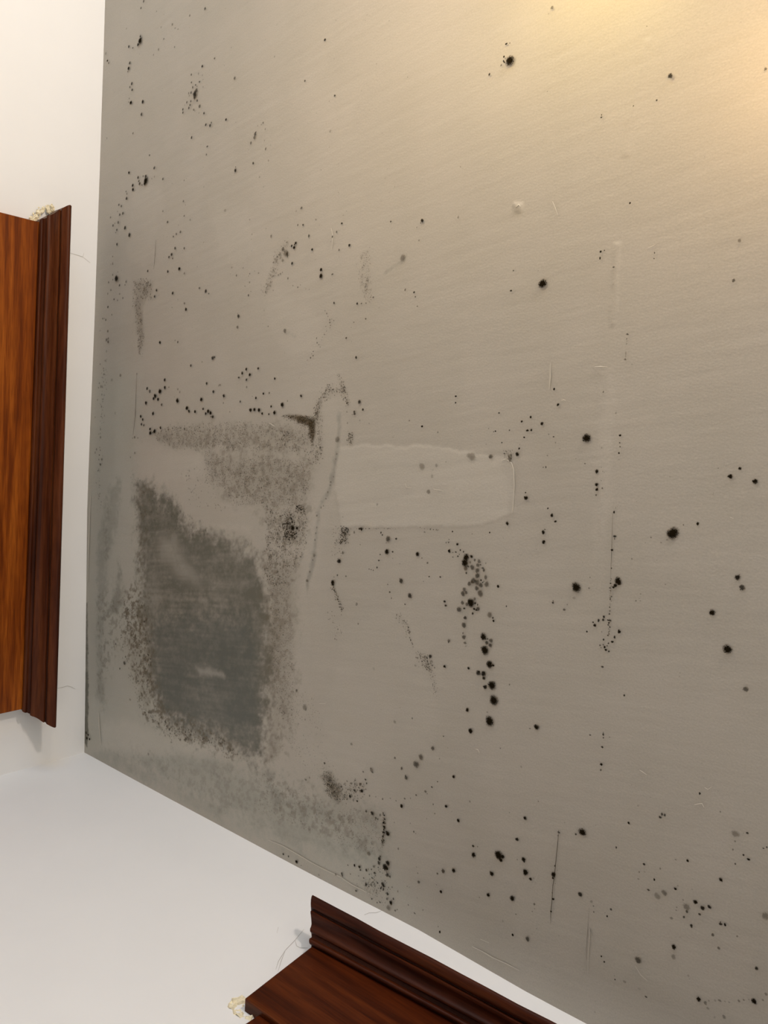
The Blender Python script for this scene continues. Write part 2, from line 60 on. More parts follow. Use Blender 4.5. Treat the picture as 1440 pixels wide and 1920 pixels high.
SPECKLE=[["P",[[11342,1576],[11279,2307],[10884,2270],[10916,1813],[10443,1966],[9976,2035],[9628,1972],[9748,1881],[10218,1811],[10575,1685],[10935,1557]],0,330,12,20,42],["P",[[8447,6661],[8457,7088],[8390,7519],[8126,7538],[7925,7485],[8263,7379],[8290,7309]],0,330,9,15,60],["P",[[8024,2562],[8163,3342],[8233,4612],[8320,5918],[8216,7382],[8031,7532],[7822,7134],[7763,5956],[7751,4643],[7668,3373],[7831,2675]],0,1300,9,16,40],["P",[[7739,4381],[7461,5172],[7662,5963],[7597,7427],[7123,7489],[6917,7339],[6640,7006],[6788,6482],[6686,5389],[7027,5033],[7034,4427]],0,1700,9,15,38],["P",[[6724,6335],[6668,6786],[6794,7066],[6834,7483],[6250,7456],[5846,7346],[5511,7086],[5279,6885],[5256,6739],[5406,6396],[6220,6370]],0,950,9,16,50],["P",[[6420,6804],[6645,7048],[6554,7126],[6297,7030],[6293,7244],[6217,7178],[6162,6895]],0,130,12,18,80],["P",[[6803,7165],[6840,7344],[6775,7377],[6691,7215]],0,30,12,17,75],["P",[[5410,6427],[5451,7018],[5018,7121],[4341,7241],[3467,7375],[2853,7348],[2754,6989],[3730,6771],[4727,6626]],0,850,8,15,32],["P",[[6563,8335],[6580,8486],[6465,8457],[6271,8383],[6259,8294]],0,90,11,15,75],["P",[[6565,8104],[6568,8549],[6378,8501],[5985,8340],[6051,8142]],0,65,9,14,50],["L",[[5531,8141],[5402,8229],[5195,8399],[5063,8447]],55,60,10,15,65],["L",[[5004,8128],[4603,8507]],154,26,10,15,40],["L",[[5286,9659],[5143,9839],[4981,9907]],69,32,8,14,50],["L",[[5156,9904],[4910,9990],[4794,10065]],15,26,8,13,65],["P",[[4756,10090],[4759,10306],[4667,10472],[4485,10434],[4491,10274]],0,110,8,13,62],["L",[[4473,10382],[4371,10496],[4130,10568]],57,22,8,12,50],["L",[[8363,7548],[8646,7581],[8834,7766],[8973,7886]],100,150,9,16,52],["L",[[9155,8078],[9018,8139],[8818,8230],[8655,8330]],64,75,9,15,55],["L",[[8945,7797],[8881,8225]],76,50,9,15,50],["L",[[8458,7608],[8084,7662],[7708,7690]],101,110,9,15,42],["P",[[8240,6602],[7937,7539],[7805,7749],[7563,7633],[7774,7137],[7948,6696]],0,150,9,16,48],["P",[[8219,8337],[8224,8474],[7979,8467],[7975,8381]],0,55,9,14,60],["P",[[11129,8401],[11213,8586],[10861,8636],[10420,8717],[10340,8605],[10610,8512],[10839,8398]],0,190,7,12,40],["L",[[11575,6583],[11318,6312],[11038,6214],[10900,6120],[10731,6027]],108,190,9,16,33],["P",[[2096,8169],[2207,8361],[2019,8533],[1958,8641],[1725,8528],[1767,8367]],0,420,8,13,50],["P",[[2114,8525],[2301,9242],[2051,9200],[1897,9027],[1721,8659],[1820,8521]],0,120,10,17,55],["P",[[1626,8666],[1829,9638],[1186,9664],[961,8715],[1128,8507]],0,230,8,13,35],["L",[[1875,9634],[1566,9682],[1323,9654]],31,70,10,15,65],["P",[[827,9355],[1060,9815],[722,9899],[468,9743],[457,9383]],0,60,9,16,60],["P",[[398,9014],[645,9490],[377,9750],[361,9927],[318,9394]],0,100,7,13,32],["L",[[6563,8587],[6679,9606]],5,25,8,12,55],["L",[[6729,10042],[6746,10410]],9,9,7,11,50],["L",[[6425,13281],[5672,13317]],9,38,6,10,60],["P",[[8015,11471],[8062,11639],[7884,11636],[7910,11544]],0,34,7,11,50],["L",[[9631,13220],[9308,13227]],5,14,6,9,40],["L",[[9543,472],[8052,411],[6787,336],[6036,472]],138,80,14,24,33],["P",[[3484,7445],[3331,8011],[2598,8199],[2147,8627],[1881,8117],[2043,7691],[2513,7227]],0,190,8,14,30],["P",[[4052,1621],[4203,2479],[2238,2907],[1647,2523],[2467,1823],[3140,1447]],0,260,15,28,36],["P",[[1835,2298],[1814,3138],[1789,4120],[1920,5370],[1691,5889],[1539,5396],[1710,5037],[1450,3757],[1523,2742]],0,230,13,26,40],["P",[[7127,1667],[6561,3441],[6030,4755],[5811,2897],[5701,1966]],0,130,14,23,25],["P",[[7364,3582],[7300,4321],[6512,5235],[6501,4009]],0,60,13,21,28],["P",[[1627,6377],[1602,7581],[1484,8676],[1006,8181],[787,6435]],0,230,10,18,25],["P",[[17739,72],[14846,9708],[10875,9389],[8646,7621],[8551,337]],0,170,7,14,30],["P",[[14846,9708],[13383,14579],[7875,15092],[7474,9656]],0,60,4,8,28],["P",[[7351,7980],[7875,15092],[1560,15680],[428,13279],[645,9490]],0,150,5,9,30]]
STAINS=[[[[10842,12915],[10831,13012],[10248,13026],[9750,13041],[9734,12953],[10047,12940],[10218,12962]],"r",100,22],[[[13333,13133],[13320,13183],[12273,13037],[11929,13024],[11944,12943],[12387,12969]],"r",80,28],[[[9176,12835],[9173,13002],[8718,13102],[7729,13113],[7010,13085],[7716,12931]],"r",60,37],[[[11552,11364],[11544,11470],[11464,11459],[11475,11379]],"r",200,32],[[[5811,2897],[5801,3774],[5251,3902],[5140,3137]],"r",40,119],[[[696,2536],[1077,3780],[1451,5401],[1468,5772],[1079,5078],[724,3605],[497,2419]],"g",28,118],[[[40,176],[167,3237],[169,5486],[384,5299],[479,3218],[297,1022]],"g",22,125],[[[9419,525],[9396,1859],[6913,2046],[1814,3138],[1533,5734],[1471,9427],[661,10190],[332,8500],[80,-4],[6099,-190],[9429,-45]],"h",55,573],[[[6837,1836],[6933,2318],[6681,2845],[6400,3547],[6092,3849],[6009,4581],[5951,5438],[5671,6100],[5207,6441],[4611,6558],[3713,6697],[2858,6604],[2218,6571],[1732,6370],[1748,5720],[1821,5030],[1789,4120],[1809,3340],[1998,2922],[2382,3001],[2522,2578],[3364,2528],[3913,2220],[5119,2150],[6182,1938]],"g",80,228],[[[3824,2710],[4336,4511],[4510,6022],[3626,6319],[2817,6452],[2052,6189],[1931,5023],[1927,3333],[2347,2860]],"b",60,362],[[[6565,2851],[6287,3554],[5924,3860],[5546,5951],[4978,6303],[4614,6014],[4668,4490],[5310,3518],[5775,2594]],"g",22,422],[[[4155,2206],[3883,2706],[2248,2948],[1824,2724],[2091,2326],[2739,1918],[3456,1766]],"n",32,193],[[[6570,797],[6916,1258],[6114,1258],[5464,1020],[4926,770],[5548,665]],"g",30,136],[[[5514,380],[6314,741],[4286,757],[2973,637],[1318,823],[1639,539]],"g",30,140],[[[3953,1057],[4934,1279],[4288,1541],[3827,1409],[3671,909]],"g",42,135],[[[297,1022],[607,2369],[1100,3779],[1429,5403],[1317,5749],[1627,6377],[1602,7581],[1812,8780],[1809,9580],[1232,9661],[820,8855],[553,7656],[418,6461],[434,5120],[383,3224]],"g",20,284],[[[1310,6712],[1406,7306],[1209,7393],[921,6815]],"g",30,148],[[[1700,6607],[1776,7013],[1569,6922],[1544,6618]],"g",30,125],[[[2385,6713],[2475,7024],[2002,6967],[1902,6747]],"n",28,124],[[[1204,7173],[1444,8149],[1389,8683],[1103,7617]],"g",20,164],[[[5714,6405],[5739,7284],[4346,7270],[2513,7227],[1931,6668],[3128,6431],[4685,6400]],"n",26,319],[[[4902,6462],[4581,6934],[3673,6969],[3185,6658],[4174,6436]],"n",20,222],[[[8047,2561],[8201,4614],[8277,6526],[8123,7457],[7857,7271],[7773,4642],[7672,2984]],"n",16,157],[[[8024,2562],[8101,3153],[7774,3212],[7822,2736]],"n",22,90],[[[7685,4385],[7616,7426],[7025,7469],[6724,6335],[6814,5047]],"n",20,273],[[[8447,6661],[8457,7088],[8390,7519],[8126,7538],[7925,7485],[8263,7379],[8290,7309]],"y",75,34],[[[11284,1580],[11256,2309],[10906,2269],[10910,1897],[9977,1993],[9865,1874],[10932,1600]],"y",25,93],[[[2027,8106],[2159,8364],[1949,8616],[1754,8500]],"y",40,90],[[[1670,4315],[819,8726],[994,9464],[503,7660],[663,5454]],"g",12,171],[[[7915,8068],[7986,8808],[8026,10046],[7972,10960],[7884,11636],[7161,11715],[7004,11418],[6895,11144],[6701,9716],[6540,8299],[7173,8097]],"l",50,38],[[[968,745],[1348,1886],[1433,3161],[1579,4320],[1785,5550],[1623,5811],[1237,4342],[784,2785],[352,899]],"l",35,123],[[[9020,7594],[8881,8124],[8290,8269],[6540,8299],[6386,7787],[5500,7648],[2397,7524],[2559,8067],[4776,8430],[5577,9804],[4510,10538],[3124,10543],[2336,8613],[2000,7552],[4311,7099],[7321,7584]],"l",16,197],[[[7853,1734],[7720,2782],[7680,4296],[7197,4416],[7035,3697],[6797,2838],[7029,1996]],"l",22,149],[[[12732,4233],[12318,5332],[11530,5697],[11242,5084],[11654,4559]],"l",18,129],[[[13381,1459],[13335,2444],[12649,2584],[11598,1940],[11896,1287]],"l",16,123],[[[10611,6065],[10616,6651],[10130,7644],[9584,7419],[9556,6726],[10014,6182]],"l",15,93],[[[8288,12897],[8857,12977],[8718,13102],[7021,13176],[6367,13142],[6999,12986]],"l",15,74],[[[4458,1820],[4442,2465],[2476,2893],[1937,3372],[2029,5363],[1691,5889],[1593,5392],[1508,3753],[1526,2530],[2213,2319],[2938,1684],[3917,1562]],"m",80,214],[[[5826,6474],[5620,7150],[3467,7375],[2334,7313],[1827,6676],[3661,6471]],"m",34,220],[[[1724,6683],[1768,8655],[1829,9638],[1264,9623],[1006,8181],[1050,6574]],"m",28,228],[[[8024,2562],[8201,4614],[8316,6523],[8172,7494],[7832,7342],[7730,4645],[7672,2984]],"m",35,157],[[[7685,4385],[7616,7426],[6738,7490],[5413,7093],[5410,6427],[6608,6190],[6814,5047]],"m",40,247],[[[6842,1900],[6890,2528],[4544,2353],[4493,2036],[5949,2016]],"m",50,159],[[[3979,463],[4317,1717],[3456,1766],[1811,700]],"m",40,205],[[[388,1017],[1425,5742],[1768,8655],[1105,9455],[444,5468]],"m",22,258],[[[5713,2862],[5880,3483],[5363,3895],[4921,4329],[4925,3638],[5300,3028]],"l",30,207],[[[3169,4331],[3225,4672],[3236,5198],[3191,5287],[3028,4504]],"l",40,70],[[[6192,4745],[6289,5900],[6203,5874],[6094,4751]],"l",30,79],[[[3716,-294],[3762,-31],[1001,138],[185,118],[386,-123]],"g",95,37],[[[8560,8071],[8516,8138],[8286,8143],[7872,8148],[7451,8077],[7116,7971],[6862,7779],[6475,7726],[5798,7695],[5437,7557],[5191,7547],[5477,7498],[5886,7634],[6566,7679],[6905,7735],[7206,7925],[7727,8030],[8192,8073]],"b",30,45],[[[10815,8943],[10973,9248],[11046,9353],[11058,9396],[10944,9361],[10859,9111]],"b",30,29],[[[9970,6711],[9884,6930],[9868,6875],[9934,6671]],"b",20,35],[[[7601,8957],[7683,8832],[7793,10377],[7932,10963],[7879,11015],[7742,10484]],"b",6,56]]
RIDGES=[[[[7888,11436],[7916,11525],[7867,11619],[7777,11663],[7547,11691],[7237,11699],[7143,11689]],18,0.9],[[[9226,12799],[9224,12891],[9216,12983]],18,0.9],[[[11691,7685],[11577,7732],[11441,7742],[11326,7725]],15,0.5],[[[8301,6316],[8264,6408],[8236,6485]],22,0.6],[[[7424,9671],[7357,9698],[7357,9808]],16,0.6],[[[7375,10245],[7367,10350],[7358,10443]],15,0.6],[[[351,6855],[389,7230],[383,7668],[370,8022],[376,8363],[399,8757],[370,9016],[387,9510]],18,0.5],[[[433,11539],[444,11724],[435,11916],[455,12149],[460,12377]],14,0.6],[[[620,11680],[633,11833]],12,0.4],[[[3508,11355],[3511,11394],[3470,11426]],18,0.6],[[[3771,14619],[3794,14663],[3816,14707],[3778,14736]],15,0.7],[[[4027,14720],[4015,14766],[4061,14801]],14,0.6],[[[3987,13887],[3973,13932],[3954,13984]],13,0.5],[[[8767,12340],[8782,12379],[8767,12413]],15,0.6],[[[11504,11385],[11541,11435],[11507,11464]],24,0.9],[[[11506,11973],[11413,12022],[11306,12073]],14,0.5],[[[10713,13395],[10731,13470],[10764,13529]],11,0.4],[[[1189,636],[883,677],[434,774]],43,0.6],[[[6375,-6],[5336,-26],[4291,-21]],47,0.7],[[[1375,13453],[1583,13404],[1197,13405],[932,13421]],12,0.4],[[[2016,12554],[1810,12485]],8,0.2],[[[3340,8010],[3382,8168]],16,0.4],[[[9297,12129],[9112,12145],[8928,12144]],24,0.15],[[[7397,14716],[7388,14754]],10,0.5],[[[1365,14062],[1275,14151],[1246,14240]],9,0.3]]
CRACKS=[[[[2778,12821],[2582,12821],[2345,12816],[2106,12812],[1943,12800],[1706,12804],[1546,12801],[1392,12814]],9],[[[1872,13363],[1528,13369],[1298,13373],[1111,13389]],4],[[[7312,13225],[6745,13260],[6423,13273]],6],[[[9279,1823],[8332,1814],[7913,1752]],14],[[[12116,2398],[11781,2378],[11501,2355]],12]]
BRUSH=(0.1601,0.9871)
LJ=[[0.1529,0.022,2.2265],[1.2411,0.022,2.2432]]
LT=[[0.1129,0.078,2.282],[1.2797,0.078,2.2882]]
SKEW=0.01627
RJ=[[0.9755,0.022,2.2255],[2.05,0.022,2.2983]]
RT=[[0.9441,0.078,2.2588],[2.085,0.078,2.292]]
RB=[[0.9935,0.022,2.0854],[1.0682,0.022,2.087]]
RC=[[1.0222,0.012,2.0973],[1.0193,0.012,2.0609]]
CRUMBR=[[0.9734,0.002,2.085],[0.9756,0.002,2.0945],[1.0025,0.002,2.0985],[1.0108,0.002,2.0822],[0.9975,0.002,2.0793],[0.9867,0.002,2.0788]]
CRUMBL=[[1.253,0.004,2.2494],[1.2656,0.004,2.2539],[1.2725,0.004,2.2633],[1.2779,0.004,2.2753],[1.2484,0.004,2.24],[1.2827,0.004,2.285]]
HAIRL=[[[1.1968,0.0006,2.3317],[1.1957,0.0006,2.3485],[1.1945,0.0006,2.3656],[1.2035,0.0006,2.3679]],[[1.1945,0.0006,2.3656],[1.1851,0.0006,2.3845]],[[0.176,0.0006,2.3266],[0.1759,0.0006,2.3399],[0.1772,0.0006,2.3533],[0.1723,0.0006,2.3644],[0.1651,0.0006,2.3741]]]
HAIRR=[[[0.9156,0.0006,2.2729],[0.9267,0.0006,2.2426],[0.9347,0.0006,2.2149],[0.9472,0.0006,2.1894],[0.959,0.0006,2.1735]],[[0.9267,0.0006,2.2426],[0.9393,0.0006,2.2342],[0.9473,0.0006,2.2346],[0.9555,0.0006,2.2426]],[[0.9347,0.0006,2.2149],[0.95,0.0006,2.1922],[0.9649,0.0006,2.1725]],[[0.959,0.0006,2.37],[0.9607,0.0006,2.3803],[0.9689,0.0006,2.3885],[0.9719,0.0006,2.4002]],[[0.8822,0.0006,2.2478],[0.8921,0.0006,2.2356]]]

U4 = 1e-4
# ---------------------------------------------------------------- helpers
def link(o, parent=None):
    scene.collection.objects.link(o)
    if parent is not None:
        o.parent = parent
    return o

def mesh_obj(name, verts, faces, mat, parent=None, smooth=True):
    me = bpy.data.meshes.new(name)
    me.from_pydata([tuple(map(float, v)) for v in verts], [], [tuple(f) for f in faces])
    me.validate()
    if smooth:
        me.polygons.foreach_set('use_smooth', [True] * len(me.polygons))
    me.materials.append(mat)
    return link(bpy.data.objects.new(name, me), parent)

def material(name):
    m = bpy.data.materials.new(name)
    m.use_nodes = True
    nt = m.node_tree
    return m, nt, nt.nodes['Principled BSDF']

def node(nt, kind, **kw):
    n = nt.nodes.new(kind)
    for k, v in kw.items():
        setattr(n, k, v)
    return n

def noise(nt, vec, scale, detail=3.0, rough=0.5):
    n = node(nt, 'ShaderNodeTexNoise')
    n.inputs['Scale'].default_value = scale
    n.inputs['Detail'].default_value = detail
    n.inputs['Roughness'].default_value = rough
    if vec is not None:
        nt.links.new(vec, n.inputs['Vector'])
    return n

def mapping(nt, scale, rot=(0, 0, 0), coord='Object'):
    tc = node(nt, 'ShaderNodeTexCoord')
    mp = node(nt, 'ShaderNodeMapping')
    mp.inputs['Scale'].default_value = scale
    mp.inputs['Rotation'].default_value = rot
    nt.links.new(tc.outputs[coord], mp.inputs['Vector'])
    return mp.outputs['Vector']

def ramp(nt, fac, stops):
    r = node(nt, 'ShaderNodeValToRGB')
    e = r.color_ramp.elements
    while len(e) < len(stops):
        e.new(0.5)
    for el, (p, c) in zip(e, stops):
        el.position = p
        el.color = (*c, 1) if len(c) == 3 else c
    nt.links.new(fac, r.inputs['Fac'])
    return r

def math_node(nt, op, a, b=None, clamp=False):
    n = node(nt, 'ShaderNodeMath', operation=op)
    n.use_clamp = clamp
    for i, v in enumerate((a, b)):
        if v is None:
            continue
        if isinstance(v, (int, float)):
            n.inputs[i].default_value = v
        else:
            nt.links.new(v, n.inputs[i])
    return n.outputs[0]

# ---------------------------------------------------------------- materials
CEIL = np.array([0.462, 0.424, 0.360])

def make_ceiling_mat():
    m, nt, b = material('grey_ceiling_paint')
    at = node(nt, 'ShaderNodeAttribute', attribute_name='paint')
    v = mapping(nt, (1, 1, 1))
    n1 = noise(nt, v, 420, 3, .6)
    n2 = noise(nt, v, 9, 3)
    r1 = ramp(nt, n1.outputs['Fac'], [(0.3, (.94, .94, .94)), (0.7, (1.04, 1.04, 1.04))])
    r2 = ramp(nt, n2.outputs['Fac'], [(0.3, (.97, .97, .965)), (0.7, (1.02, 1.02, 1.03))])
    mx = node(nt, 'ShaderNodeMix', data_type='RGBA', blend_type='MULTIPLY')
    mx.inputs['Factor'].default_value = 1
    nt.links.new(at.outputs['Color'], mx.inputs['A']); nt.links.new(r1.outputs['Color'], mx.inputs['B'])
    mx2 = node(nt, 'ShaderNodeMix', data_type='RGBA', blend_type='MULTIPLY')
    mx2.inputs['Factor'].default_value = 1
    nt.links.new(mx.outputs['Result'], mx2.inputs['A']); nt.links.new(r2.outputs['Color'], mx2.inputs['B'])
    nt.links.new(mx2.outputs['Result'], b.inputs['Base Color'])
    b.inputs['Roughness'].default_value = 0.55
    b.inputs['Specular IOR Level'].default_value = 0.3
    vb = mapping(nt, (1.0, 0.7, 1), (0, 0, math.atan2(BRUSH[1], BRUSH[0])))
    nb = noise(nt, vb, 330, 2, .5)
    bp = node(nt, 'ShaderNodeBump')
    bp.inputs['Strength'].default_value = 0.22
    bp.inputs['Distance'].default_value = 0.0007
    nt.links.new(nb.outputs['Fac'], bp.inputs['Height'])
    nt.links.new(bp.outputs['Normal'], b.inputs['Normal'])
    return m

def make_plain(name, col, rough=.6, var=.03, scale=40, bump=.1, spec=.3):
    m, nt, b = material(name)
    v = mapping(nt, (1, 1, 1))
    n1 = noise(nt, v, scale, 4)
    lo = tuple(c * (1 - var) for c in col); hi = tuple(min(1, c * (1 + var)) for c in col)
    r = ramp(nt, n1.outputs['Fac'], [(0.3, lo), (0.7, hi)])
    nt.links.new(r.outputs['Color'], b.inputs['Base Color'])
    b.inputs['Roughness'].default_value = rough
    b.inputs['Specular IOR Level'].default_value = spec
    nb = noise(nt, v, 220, 3)
    bp = node(nt, 'ShaderNodeBump')
    bp.inputs['Strength'].default_value = bump
    bp.inputs['Distance'].default_value = 0.001
    nt.links.new(nb.outputs['Fac'], bp.inputs['Height'])
    nt.links.new(bp.outputs['Normal'], b.inputs['Normal'])
    return m

def make_mould():
    m, nt, b = material('black_mould')
    r = node(nt, 'ShaderNodeAttribute', attribute_name='rim')
    k = node(nt, 'ShaderNodeAttribute', attribute_name='strength')
    oi = node(nt, 'ShaderNodeObjectInfo')
    sep = node(nt, 'ShaderNodeSeparateColor')
    nt.links.new(oi.outputs['Color'], sep.inputs['Color'])
    geo = node(nt, 'ShaderNodeNewGeometry')
    nz = noise(nt, geo.outputs['Position'], 700, 3, .6)
    nzo = math_node(nt, 'MULTIPLY', math_node(nt, 'SUBTRACT', nz.outputs['Fac'], .5), 1.1)
    rr = math_node(nt, 'ADD', r.outputs['Fac'], nzo)
    mr = node(nt, 'ShaderNodeMapRange', interpolation_type='SMOOTHSTEP')
    mr.inputs['From Min'].default_value = 1.0
    mr.inputs['From Max'].default_value = 0.42
    nt.links.new(rr, mr.inputs['Value'])
    edge = node(nt, 'ShaderNodeMapRange')
    edge.inputs['From Min'].default_value = 1.0
    edge.inputs['From Max'].default_value = 0.8
    nt.links.new(r.outputs['Fac'], edge.inputs['Value'])
    a = math_node(nt, 'MULTIPLY', mr.outputs['Result'], edge.outputs['Result'])
    a = math_node(nt, 'MULTIPLY', a, k.outputs['Fac'])
    a = math_node(nt, 'MULTIPLY', a, sep.outputs['Red'], True)
    cr = ramp(nt, a, [(.25, (.105, .070, .028)), (.8, (.014, .010, .005))])
    nt.links.new(cr.outputs['Color'], b.inputs['Base Color'])
    b.inputs['Roughness'].default_value = 1
    b.inputs['Specular IOR Level'].default_value = 0
    nt.links.new(a, b.inputs['Alpha'])
    return m

def make_wood(name, dark, mid, light, axis, rough=.3, scale=1.0):
    """varnished pine: grain runs along the given local axis"""
    m, nt, b = material(name)
    s = [1, 1, 1]; s[axis] = 0.06
    v = mapping(nt, tuple(s))
    n0 = noise(nt, v, 14 * scale, 3)
    addv = node(nt, 'ShaderNodeVectorMath', operation='MULTIPLY_ADD')
    nt.links.new(n0.outputs['Color'], addv.inputs[0])
    addv.inputs[1].default_value = (.06, .06, .06)
    nt.links.new(v, addv.inputs[2])
    w = noise(nt, addv.outputs[0], 55 * scale, 2, .55)
    r = ramp(nt, w.outputs['Fac'], [(.34, dark), (.5, mid), (.64, light)])
    f = noise(nt, v, 420 * scale, 2)
    rf = ramp(nt, f.outputs['Fac'], [(.35, (.72, .68, .64)), (.6, (1, 1, 1))])
    mx = node(nt, 'ShaderNodeMix', data_type='RGBA', blend_type='MULTIPLY')
    mx.inputs['Factor'].default_value = 1
    nt.links.new(r.outputs['Color'], mx.inputs['A']); nt.links.new(rf.outputs['Color'], mx.inputs['B'])
    nt.links.new(mx.outputs['Result'], b.inputs['Base Color'])
    b.inputs['Roughness'].default_value = rough
    b.inputs['Specular IOR Level'].default_value = 0.16
    bp = node(nt, 'ShaderNodeBump')
    bp.inputs['Strength'].default_value = 0.12
    bp.inputs['Distance'].default_value = 0.0008
    nt.links.new(f.outputs['Fac'], bp.inputs['Height'])
    nt.links.new(bp.outputs['Normal'], b.inputs['Normal'])
    return m

M_CEIL = make_ceiling_mat()
M_WALL = make_plain('white_wall_paint', (.80, .79, .77), .5, .012, 6, .06)
M_FLOOR = make_plain('brown_floor', (.20, .14, .09), .5, .2, 20, .1)
M_MOULD = make_mould()
M_RIDGE = make_plain('raised_ceiling_paint', (.56, .52, .44), .4, .02, 60, .05, .5)
M_CRACK = make_plain('dark_crack', (.10, .085, .06), .9, .2, 300, 0, 0)
M_HAIR = make_plain('hairline_crack', (.50, .47, .43), .9, .1, 300, 0, 0)
M_PLASTER = make_plain('crumbly_plaster', (.78, .70, .50), .9, .18, 260, .6, .1)
M_CHIP = make_plain('bare_wood_chip', (.62, .44, .27), .8, .15, 200, .3, .1)
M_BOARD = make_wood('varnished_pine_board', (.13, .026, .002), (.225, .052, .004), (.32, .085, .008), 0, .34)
M_BOARD2 = make_wood('darker_pine_board', (.040, .0065, .001), (.070, .0125, .0018), (.10, .021, .003), 0, .38)  # right casing's boards: same grain, darker tone than the left
M_CORN2 = make_wood('darker_moulding', (.024, .0042, .001), (.046, .0085, .002), (.070, .015, .003), 0, .45)  # right casing's cornice, darker tone than the left one
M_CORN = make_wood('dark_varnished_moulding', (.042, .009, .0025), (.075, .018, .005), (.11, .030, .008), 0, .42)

# ---------------------------------------------------------------- ceiling
def value_noise(x, y, cell, seed):
    r = np.random.default_rng(seed)
    t = r.random((256, 256))
    fx, fy = x / cell, y / cell
    ix, iy = np.floor(fx).astype(int), np.floor(fy).astype(int)
    u, v = fx - ix, fy - iy
    u = u * u * (3 - 2 * u); v = v * v * (3 - 2 * v)
    g = lambda a, b: t[a & 255, b & 255]
    return (g(ix, iy) * (1 - u) + g(ix + 1, iy) * u) * (1 - v) + (g(ix, iy + 1) * (1 - u) + g(ix + 1, iy + 1) * u) * v

def fractal(x, y, cell, seed, octaves=4):
    s = 0; a = .5; tot = 0
    for i in range(octaves):
        s = s + a * value_noise(x, y, cell, seed + i); tot += a
        a *= .6; cell *= .5
    return s / tot

def signed_dist(x, y, poly):
    """distance to the outline, positive inside"""
    d = np.full(x.shape, 1e9); ins = np.zeros(x.shape, bool)
    n = len(poly)
    for i in range(n):
        x0, y0 = poly[i]; x1, y1 = poly[(i + 1) % n]
        ex, ey = x1 - x0, y1 - y0
        t = np.clip(((x - x0) * ex + (y - y0) * ey) / (ex * ex + ey * ey + 1e-12), 0, 1)
        d = np.minimum(d, np.hypot(x - x0 - t * ex, y - y0 - t * ey))
        c = (y0 > y) != (y1 > y)
        ins ^= c & (x < (x1 - x0) * (y - y0) / (y1 - y0 + 1e-12) + x0)
    return np.where(ins, d, -d)

def bow_left(x):
    return np.interp(x, [0, .28, .61, 1.0, 1.39, 1.78, 2.2], [0, -.007, -.0165, -.0103, -.002, 0, 0])

